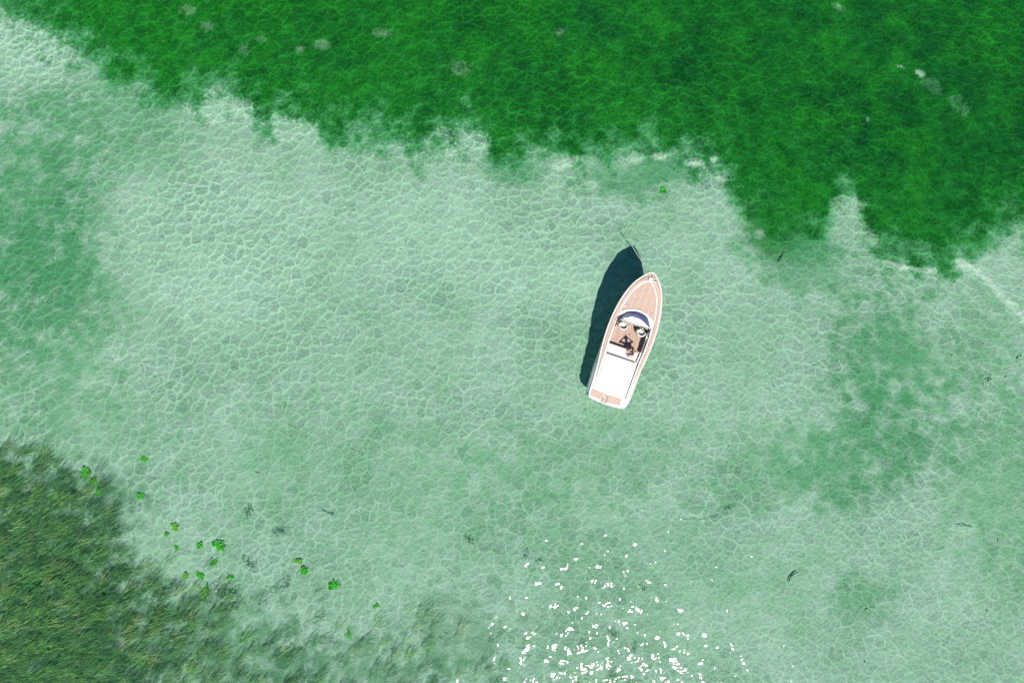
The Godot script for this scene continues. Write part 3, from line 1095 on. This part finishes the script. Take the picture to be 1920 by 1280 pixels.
func build_person():
	# own axes: x to the person's right, y up, -z the way she faces; the origin is the seat under the hips
	var root := Node3D.new()
	root.name = "person"
	add_child(root)
	root.position = B(2.96, 0.40, 0.53)
	root.rotation.y = boat.rotation.y + deg_to_rad(18.0)
	tag(root, "person with dark hair sitting on the white aft bench, hands raised behind the head", "person")
	var hip := Vector3(0, 0.11, 0.0)
	var waist := Vector3(0, 0.27, -0.07)
	var chest := Vector3(0, 0.43, -0.17)
	var neck := Vector3(0, 0.56, -0.28)
	var head := Vector3(0, 0.72, -0.40)
	var bones := [
		[hip + Vector3(-0.08, 0, 0), hip + Vector3(0.08, 0, 0), 0.105, 0.105],
		[hip + Vector3(-0.03, 0.02, 0), waist + Vector3(-0.04, 0, 0), 0.10, 0.085], [hip + Vector3(0.03, 0.02, 0), waist + Vector3(0.04, 0, 0), 0.10, 0.085],
		[waist + Vector3(-0.04, 0, 0), chest + Vector3(-0.07, 0, 0), 0.085, 0.09], [waist + Vector3(0.04, 0, 0), chest + Vector3(0.07, 0, 0), 0.085, 0.09],
		[chest + Vector3(-0.13, 0.06, -0.04), chest + Vector3(0.13, 0.06, -0.04), 0.062, 0.062],
		[chest + Vector3(0, 0.08, -0.05), neck + Vector3(0, 0.06, -0.06), 0.06, 0.05],
	]
	var fine := [
		[head + Vector3(0, 0.02, 0.015), head + Vector3(0, -0.035, -0.045), 0.085, 0.062],
		[head + Vector3(0, -0.06, -0.04), head + Vector3(0, -0.09, -0.075), 0.05, 0.032],
		[head + Vector3(0, -0.02, -0.095), head + Vector3(0, -0.055, -0.118), 0.012, 0.016],
		[head + Vector3(-0.075, -0.02, -0.01), head + Vector3(-0.078, -0.05, -0.005), 0.014, 0.010],
		[head + Vector3(0.075, -0.02, -0.01), head + Vector3(0.078, -0.05, -0.005), 0.014, 0.010],
		[head + Vector3(0, -0.06, 0.0), neck + Vector3(0, 0.02, -0.04), 0.05, 0.05],
	]
	for s in [-1.0, 1.0]:
		var shoulder: Vector3 = chest + Vector3(s * 0.165, 0.085, -0.045)
		var elbow: Vector3 = Vector3(s * 0.355, 0.66, -0.19)
		var wrist: Vector3 = Vector3(s * 0.135, 0.755, -0.345)
		bones.append([shoulder, elbow, 0.052, 0.040])
		bones.append([elbow, wrist, 0.040, 0.027])
		var knee: Vector3 = Vector3(s * 0.12, 0.075, -0.43)
		var ankle: Vector3 = Vector3(s * 0.11, -0.25, -0.40)
		bones.append([hip + Vector3(s * 0.085, -0.02, -0.02), knee, 0.088, 0.058])
		bones.append([knee, ankle, 0.056, 0.036])
		bones.append([ankle, Vector3(s * 0.125, -0.295, -0.56), 0.036, 0.026])
		# hand laid on the back of the head, fingers curling round it
		var palm: Vector3 = Vector3(s * 0.075, 0.80, -0.345)
		fine.append([wrist, palm, 0.026, 0.026])
		fine.append([wrist + Vector3(0, 0.005, 0.02), palm + Vector3(0, -0.02, 0.028), 0.022, 0.020])
		for q in 4:
			var spread := Vector3(0, 0.018 - 0.017 * q, -0.03 + 0.024 * q)
			var k1: Vector3 = palm + spread + Vector3(-s * 0.02, 0.008, 0)
			var k2: Vector3 = k1 + Vector3(-s * (0.034 - 0.003 * absf(q - 1.3)), 0.006, 0.004)
			var k3: Vector3 = k2 + Vector3(-s * 0.026, -0.008, 0.006)
			fine.append([palm + spread * 0.5, k1, 0.012, 0.0095])
			fine.append([k1, k2, 0.0095, 0.0085])
			fine.append([k2, k3, 0.0085, 0.0075])
		fine.append([wrist + Vector3(0, 0.012, -0.018), palm + Vector3(0, 0.002, -0.058), 0.014, 0.011])
		fine.append([palm + Vector3(0, 0.002, -0.058), palm + Vector3(-s * 0.028, -0.008, -0.072), 0.011, 0.008])
	var st := SurfaceTool.new()
	st.begin(Mesh.PRIMITIVE_TRIANGLES)
	st.append_from(body_mesh(bones, 0.05, 0.016), 0, Transform3D.IDENTITY)
	st.append_from(body_mesh(fine, 0.018, 0.0075), 0, Transform3D.IDENTITY)
	mesh_node("body", st.commit(), M.skin, root)
	mesh_node("hair", body_mesh([
		[head + Vector3(0, 0.045, 0.02), head + Vector3(0, 0.02, 0.035), 0.084, 0.088],
		[head + Vector3(0, 0.07, -0.03), head + Vector3(0, 0.06, 0.02), 0.062, 0.075],
		[head + Vector3(0, 0.0, 0.06), neck + Vector3(0, 0.07, 0.065), 0.07, 0.055],
		[neck + Vector3(0, 0.07, 0.065), neck + Vector3(0.01, -0.03, 0.075), 0.05, 0.03],
		[head + Vector3(-0.06, 0.0, 0.02), head + Vector3(-0.055, -0.06, 0.03), 0.04, 0.03],
		[head + Vector3(0.06, 0.0, 0.02), head + Vector3(0.055, -0.06, 0.03), 0.04, 0.03]], 0.03, 0.011), M.hair, root)
	mesh_node("top", body_mesh([
		[waist.lerp(chest, 0.55) + Vector3(-0.055, 0, 0), chest + Vector3(-0.075, 0.015, -0.005), 0.098, 0.098],
		[waist.lerp(chest, 0.55) + Vector3(0.055, 0, 0), chest + Vector3(0.075, 0.015, -0.005), 0.098, 0.098],
		[chest + Vector3(-0.13, 0.055, -0.04), chest + Vector3(0.13, 0.055, -0.04), 0.066, 0.066]], 0.04, 0.014), M.navy_cloth, root)
	var shorts := [[hip + Vector3(-0.08, 0, 0), hip + Vector3(0.08, 0, 0), 0.113, 0.113], [hip + Vector3(-0.04, 0.02, 0), waist + Vector3(-0.04, 0.02, 0), 0.11, 0.096], [hip + Vector3(0.04, 0.02, 0), waist + Vector3(0.04, 0.02, 0), 0.11, 0.096]]
	for s in [-1.0, 1.0]:
		shorts.append([hip + Vector3(s * 0.085, -0.02, -0.02), Vector3(s * 0.105, 0.085, -0.22), 0.096, 0.085])
	mesh_node("shorts", body_mesh(shorts, 0.04, 0.014), M.pink_cloth, root)
	# face
	for s in [-1.0, 1.0]:
		var eye := SphereMesh.new()
		eye.radius = 0.011
		eye.height = 0.022
		eye.radial_segments = 10
		eye.rings = 6
		var o := mesh_node("eye", eye, M.black, root)
		o.position = head + Vector3(s * 0.03, -0.015, -0.088)
	mesh_node("mouth", body_mesh([[head + Vector3(-0.02, -0.088, -0.103), head + Vector3(0.02, -0.088, -0.103), 0.006, 0.006]], 0.004, 0.003), M.pink_cloth, root)


# ================================================================== loose things of the boat
func build_rope_and_cup():
	var a := B(7.50, -0.02, sheer(7.5) + 0.05)
	var b := at(1186, 462, 0.02)
	var end := on_bed(1152, 425)
	var st := begin()
	var path := []
	for i in 13:
		var t := i / 12.0
		path.append(a.lerp(b, t) - Vector3(0, 0.18 * sin(PI * t), 0))
	for i in range(1, 7):
		path.append(b.lerp(end, i / 6.0))
	tube(st, path, [0.016], 6)
	var o := mesh_node("mooring_rope", done(st), M.rope, self)
	tag(o, "thin white mooring rope running from the bow down into the water", "rope")
	st = begin()
	for k in 3:
		var c := a.lerp(b, 0.40 + 0.012 * k) - Vector3(0, 0.165, 0)
		var ring := []
		for q in 9:
			var e := TAU * q / 8
			ring.append(c + Vector3(cos(e) * 0.035, sin(e) * 0.035, 0.01 * k))
		tube(st, ring, [0.014], 5)
	mesh_node("knot", done(st), M.rope, o)

	var cup := Node3D.new()
	cup.name = "cup"
	add_child(cup)
	cup.position = B(4.03, 0.06, 0.2005)
	tag(cup, "small white cup standing on the teak cockpit floor", "cup")
	st = begin()
	var rings := []
	for s in [[0.028, 0.0], [0.040, 0.10], [0.042, 0.105], [0.036, 0.103], [0.026, 0.01]]:
		var ring := PackedVector3Array()
		for q in 14:
			ring.append(Vector3(cos(TAU * q / 14) * s[0], s[1], sin(TAU * q / 14) * s[0]))
		rings.append(ring)
	skin_rings(st, rings, true, true, true)
	mesh_node("cup_wall", done(st), M.cup, cup)
	st = begin()
	tube(st, [Vector3(0.038, 0.08, 0), Vector3(0.065, 0.07, 0), Vector3(0.065, 0.04, 0), Vector3(0.034, 0.03, 0)], [0.006], 6)
	mesh_node("handle", done(st), M.cup, cup)


# ================================================================== plants
func leaf_mat(called: String, c: Color, copies := false) -> StandardMaterial3D:
	var m := mat(called, c, 0.6)
	m.vertex_color_use_as_albedo = copies
	m.backlight_enabled = true
	m.backlight = Color(0.25, 0.3, 0.2)
	return m


# a ribbon leaf with a ridge along its middle, from a through bends
func leaf(st: SurfaceTool, pts: Array, wide: float, side: Vector3):
	var n := pts.size()
	for i in n - 1:
		var t0 := float(i) / (n - 1)
		var t1 := float(i + 1) / (n - 1)
		var w0: float = wide * (0.55 + 0.45 * sin(PI * clampf(t0 + 0.2, 0, 1)))
		var w1: float = wide * (0.55 + 0.45 * sin(PI * clampf(t1 + 0.2, 0, 1))) if i < n - 2 else wide * 0.1
		var ridge := Vector3(0, wide * 0.25, 0)
		var a: Vector3 = pts[i]
		var b: Vector3 = pts[i + 1]
		for v in [a - side * w0, b - side * w1, a + ridge, a + ridge, b - side * w1, b + ridge, a + ridge, b + ridge, a + side * w0, a + side * w0, b + ridge, b + side * w1]:
			st.add_vertex(v)


func grass_density(px: float, py: float) -> float:
	# how thickly the sea grass stands, from the shore corner outwards
	var n1 := bed_n.get_noise_2d(px * 0.25, py * 0.25)
	var n2 := bed_n.get_noise_2d(px * 0.75 + 300.0, py * 0.75)
	var line := 900.0
	if px < 180.0:
		line = lerpf(860.0, 930.0, px / 180.0)
	elif px < 250.0:
		line = lerpf(930.0, 1100.0, (px - 180.0) / 70.0)
	elif px < 560.0:
		line = lerpf(1100.0, 1150.0, (px - 250.0) / 310.0)
	elif px < 900.0:
		line = lerpf(1150.0, 1210.0, (px - 560.0) / 340.0)
	else:
		line = 1215.0 + (px - 900.0) * 0.22
	var inside := clampf((py - line) / 360.0 + n1 * 1.1 + n2 * 1.0 + 0.10, 0.0, 1.0)
	var fall := clampf(1.05 - px / 500.0, 0.10 if px < 820.0 else 0.03, 0.95)
	inside *= clampf((py - line + 70.0) / 70.0, 0.0, 1.0)
	return inside * fall * clampf(0.28 + n2 * 2.6 + n1 * 0.8, 0.015, 1.0)


func build_seagrass():
	var st := begin(false)
	for b in 10:
		var root := Vector3(rng.randf_range(-0.32, 0.32), 0, rng.randf_range(-0.32, 0.32))
		var dir := Vector3(0.86, 0, -0.5).rotated(Vector3.UP, rng.randf_range(-0.28, 0.28))
		var long := rng.randf_range(0.4, 0.95)
		var side := dir.cross(Vector3.UP)
		leaf(st, [root, root + dir * long * 0.25 + Vector3(0, 0.20, 0), root + dir * long * 0.6 + Vector3(0, 0.30, 0), root + dir * long + Vector3(0, 0.30 + rng.randf_range(-0.06, 0.06), 0)], rng.randf_range(0.006, 0.012), side)
	var tuft := done(st)
	var where := []
	var cols := []
	var tries := 0
	while where.size() < 4800 and tries < 160000:
		tries += 1
		var px := rng.randf_range(-120.0, 1200.0)
		var py := rng.randf_range(840.0, 1400.0)
		if rng.randf() > grass_density(px, py):
			continue
		var p := on_bed(px, py)
		var t := Transform3D(Basis(Vector3.UP, rng.randf_range(-0.35, 0.35)).scaled(Vector3.ONE * rng.randf_range(0.5, 1.3)), p - Vector3(0, 0.01, 0))
		where.append(t)
		var r := rng.randf()
		var shade := rng.randf_range(0.6, 1.35)
		var c := Color(0.030, 0.150, 0.045)
		if r > 0.93:
			c = Color(0.30, 0.42, 0.17)
		elif r > 0.72:
			c = Color(0.16, 0.40, 0.09)
		elif r > 0.45:
			c = Color(0.085, 0.32, 0.08)
		cols.append(Color(c.r * shade, c.g * shade, c.b * shade))
	var mm := MultiMesh.new()
	mm.transform_format = MultiMesh.TRANSFORM_3D
	mm.use_colors = true
	mm.mesh = tuft
	mm.instance_count = where.size()
	for i in where.size():
		mm.set_instance_transform(i, where[i])
		mm.set_instance_color(i, cols[i])
	var o := MultiMeshInstance3D.new()
	o.name = "seagrass"
	o.multimesh = mm
	o.material_override = leaf_mat("seagrass", Color(1, 1, 1), true)
	add_child(o)
	o.set_meta("kind", "stuff")
	tag(o, "dark green and brown sea grass combed by the current in the corner shallows", "sea grass")


func clump(seed_: int, radius: float, leaves: int, wide: float) -> ArrayMesh:
	var r := RandomNumberGenerator.new()
	r.seed = seed_
	var st := begin(false)
	for i in leaves:
		var a := r.randf() * TAU
		var d := Vector3(cos(a), 0, sin(a))
		var root := Vector3(r.randfn(0.0, 0.42), 0, r.randfn(0.0, 0.26)).limit_length(0.75) * radius
		var long := radius * r.randf_range(0.25, 0.5)
		var h := radius * r.randf_range(0.12, 0.4)
		leaf(st, [root, root + d * long * 0.4 + Vector3(0, h, 0), root + d * long + Vector3(0, h * r.randf_range(0.4, 1.0), 0)], wide * r.randf_range(0.7, 1.3), d.cross(Vector3.UP).rotated(d, r.randf_range(-0.5, 0.5)))
	return done(st)


func build_algae():
	leaf_mat("bright_algae", Color(0.045, 0.46, 0.015))
	leaf_mat("yellow_algae", Color(0.14, 0.50, 0.02))
	leaf_mat("dark_weed", Color(0.060, 0.200, 0.115))
	var shapes := []
	for i in 4:
		shapes.append(clump(100 + i, 0.42, 54, 0.06))
	var dark_shapes := []
	for i in 3:
		dark_shapes.append(clump(200 + i, 0.6, 46, 0.018))
	var bright := [
		[270, 860, 0.75, 0, "lone bright green algae tuft on the sand above the sea grass"],
		[160, 886, 0.95, 0, "topmost of three bright green algae tufts at the sea grass edge"],
		[176, 903, 0.85, 1, "yellow green algae tuft in the middle of three at the sea grass edge"],
		[184, 920, 0.9, 0, "lowest of three bright green algae tufts at the sea grass edge"],
		[263, 929, 0.8, 0, "small bright algae tuft between the lone tuft and the sea grass"],
		[328, 988, 0.8, 1, "yellow green algae tuft at the top of the loose green group"],
		[312, 1002, 0.5, 0, "tiny green algae tuft left of the yellow green one in the loose group"],
		[330, 1027, 0.6, 0, "small green algae tuft on the left side of the loose group"],
		[374, 1022, 0.8, 0, "green algae tuft in the middle of the loose group"],
		[411, 1022, 1.1, 0, "widest bright green algae tuft at the right of the loose group"],
		[401, 1054, 0.75, 0, "round green algae tuft just below the widest one"],
		[376, 1079, 0.85, 0, "green algae tuft in the lower middle of the loose group"],
		[347, 1080, 0.7, 1, "yellowish algae tuft at the lower left of the loose group"],
		[432, 1081, 0.6, 0, "faint algae tuft at the lower right of the loose group"],
		[385, 1110, 1.05, 0, "large algae tuft touching the upper edge of the sea grass"],
		[560, 1052, 0.75, 1, "upper left of the three bright algae tufts in a slanting row"],
		[570, 1070, 0.9, 0, "middle one of the three bright algae tufts in a slanting row"],
		[626, 1096, 1.0, 0, "brightest algae tuft at the lower right end of the slanting row"],
		[655, 1190, 0.7, 0, "algae tuft low down among the sparse sea grass near the sparkles"],
		[706, 1136, 0.6, 0, "dull green algae tuft between the slanting row and the sun sparkles"],
	]
	var k := 0
	for b in bright:
		var p := on_bed(b[0], b[1])
		var o := mesh_node(numbered("algae_tuft"), shapes[k % 4], M.yellow_algae if b[3] else M.bright_algae, self)
		o.position = p - Vector3(0, 0.02, 0)
		o.rotation.y = k * 1.7
		o.scale = Vector3.ONE * b[2] * 0.9
		tag(o, b[4], "algae", "bright algae tufts on the sand")
		k += 1
	var dark := [
		[466, 958, 1.0, "upper dark weed clump on the sand left of centre"],
		[524, 996, 0.9, "dark weed clump just right of and below the upper one"],
		[468, 1054, 1.1, "wide dark weed clump right of the loose green algae group"],
		[540, 1090, 0.8, "dark weed clump left of the slanting row of green tufts"],
		[436, 1112, 1.2, "dark weed clump at the upper edge of the sea grass"],
		[882, 1012, 0.9, "dark weed clump on the sand above the first sun sparkles"],
		[986, 1038, 0.8, "dark weed clump right of the one above the sparkles"],
		[1012, 1050, 0.6, "small dark weed clump at the right end of the pair above the sparkles"],
		[1150, 1186, 0.9, "dark weed clump in the middle of the sun sparkles"],
		[1190, 1212, 0.7, "dark weed clump in the lower sun sparkles"],
		[1366, 952, 0.5, "small dark weed clump right of the sparkles on open sand"],
		[1206, 1102, 0.6, "small dark weed clump at the upper right of the sparkles"],
	]
	for b in dark:
		var p := on_bed(b[0], b[1])
		var o := mesh_node(numbered("weed_clump"), dark_shapes[k % 3], M.dark_weed, self)
		o.position = p - Vector3(0, 0.02, 0)
		o.rotation.y = k * 2.1
		o.scale = Vector3(b[2], b[2] * 0.6, b[2] * 0.7)
		tag(o, b[3], "water weed", "dark weed clumps on the sand")
		k += 1
	# the drifting leaf off the bow
	var st := begin()
	var ring_t := PackedVector3Array()
	var ring_b := PackedVector3Array()
	for c in [[-0.16, -0.15], [0.0, -0.19], [0.13, -0.16], [0.20, 0.0], [0.19, 0.17], [0.02, 0.13], [-0.18, 0.18], [-0.14, 0.02]]:
		ring_t.append(Vector3(c[0], 0.02 + 0.1 * c[0] * c[1], c[1]))
		ring_b.append(Vector3(c[0], 0.004 + 0.1 * c[0] * c[1], c[1]))
	skin_rings(st, [ring_b, ring_t], true, true, true)
	leaf_mat("leaf_green", Color(0.02, 0.32, 0.012))
	var leafy := mesh_node("lily_leaf", done(st), M.leaf_green, self)
	leafy.position = on_bed(1243, 357) + Vector3(0, 0.04, 0)
	tag(leafy, "single bright green square leaf on pale sand beyond the bow", "leaf")


func build_driftwood():
	mat("wet_wood", Color(0.055, 0.13, 0.10), 0.7)
	var sticks := [
		[[[1478, 1090], [1482, 1080], [1489, 1074], [1496, 1071]], 0.045, "short curved dark twig on open sand right of the sparkles"],
		[[[1266, 972], [1300, 973], [1335, 971], [1352, 966], [1364, 950]], 0.011, "thin bent grey twig on a pale sand patch"],
		[[[1792, 985], [1806, 984], [1822, 987]], 0.025, "small dark twig on a pale patch near the right edge"],
		[[[1458, 492], [1466, 482], [1472, 472]], 0.03, "small dark twig at the weed edge right of the bow"],
		[[[604, 955], [618, 962], [626, 964]], 0.03, "small dark twig on the sand right of the upper weed clumps"],
	]
	for s in sticks:
		var st := begin()
		var path := []
		for p in s[0]:
			path.append(on_bed(p[0], p[1]) + Vector3(0, 0.09, 0))
		tube(st, path, [s[1] * 0.6, s[1], s[1] * 0.9, s[1] * 0.5, s[1] * 0.35], 6)
		var o := mesh_node(numbered("twig"), done(st), M.wet_wood, self)
		tag(o, s[2], "twig", "twigs on the bottom")
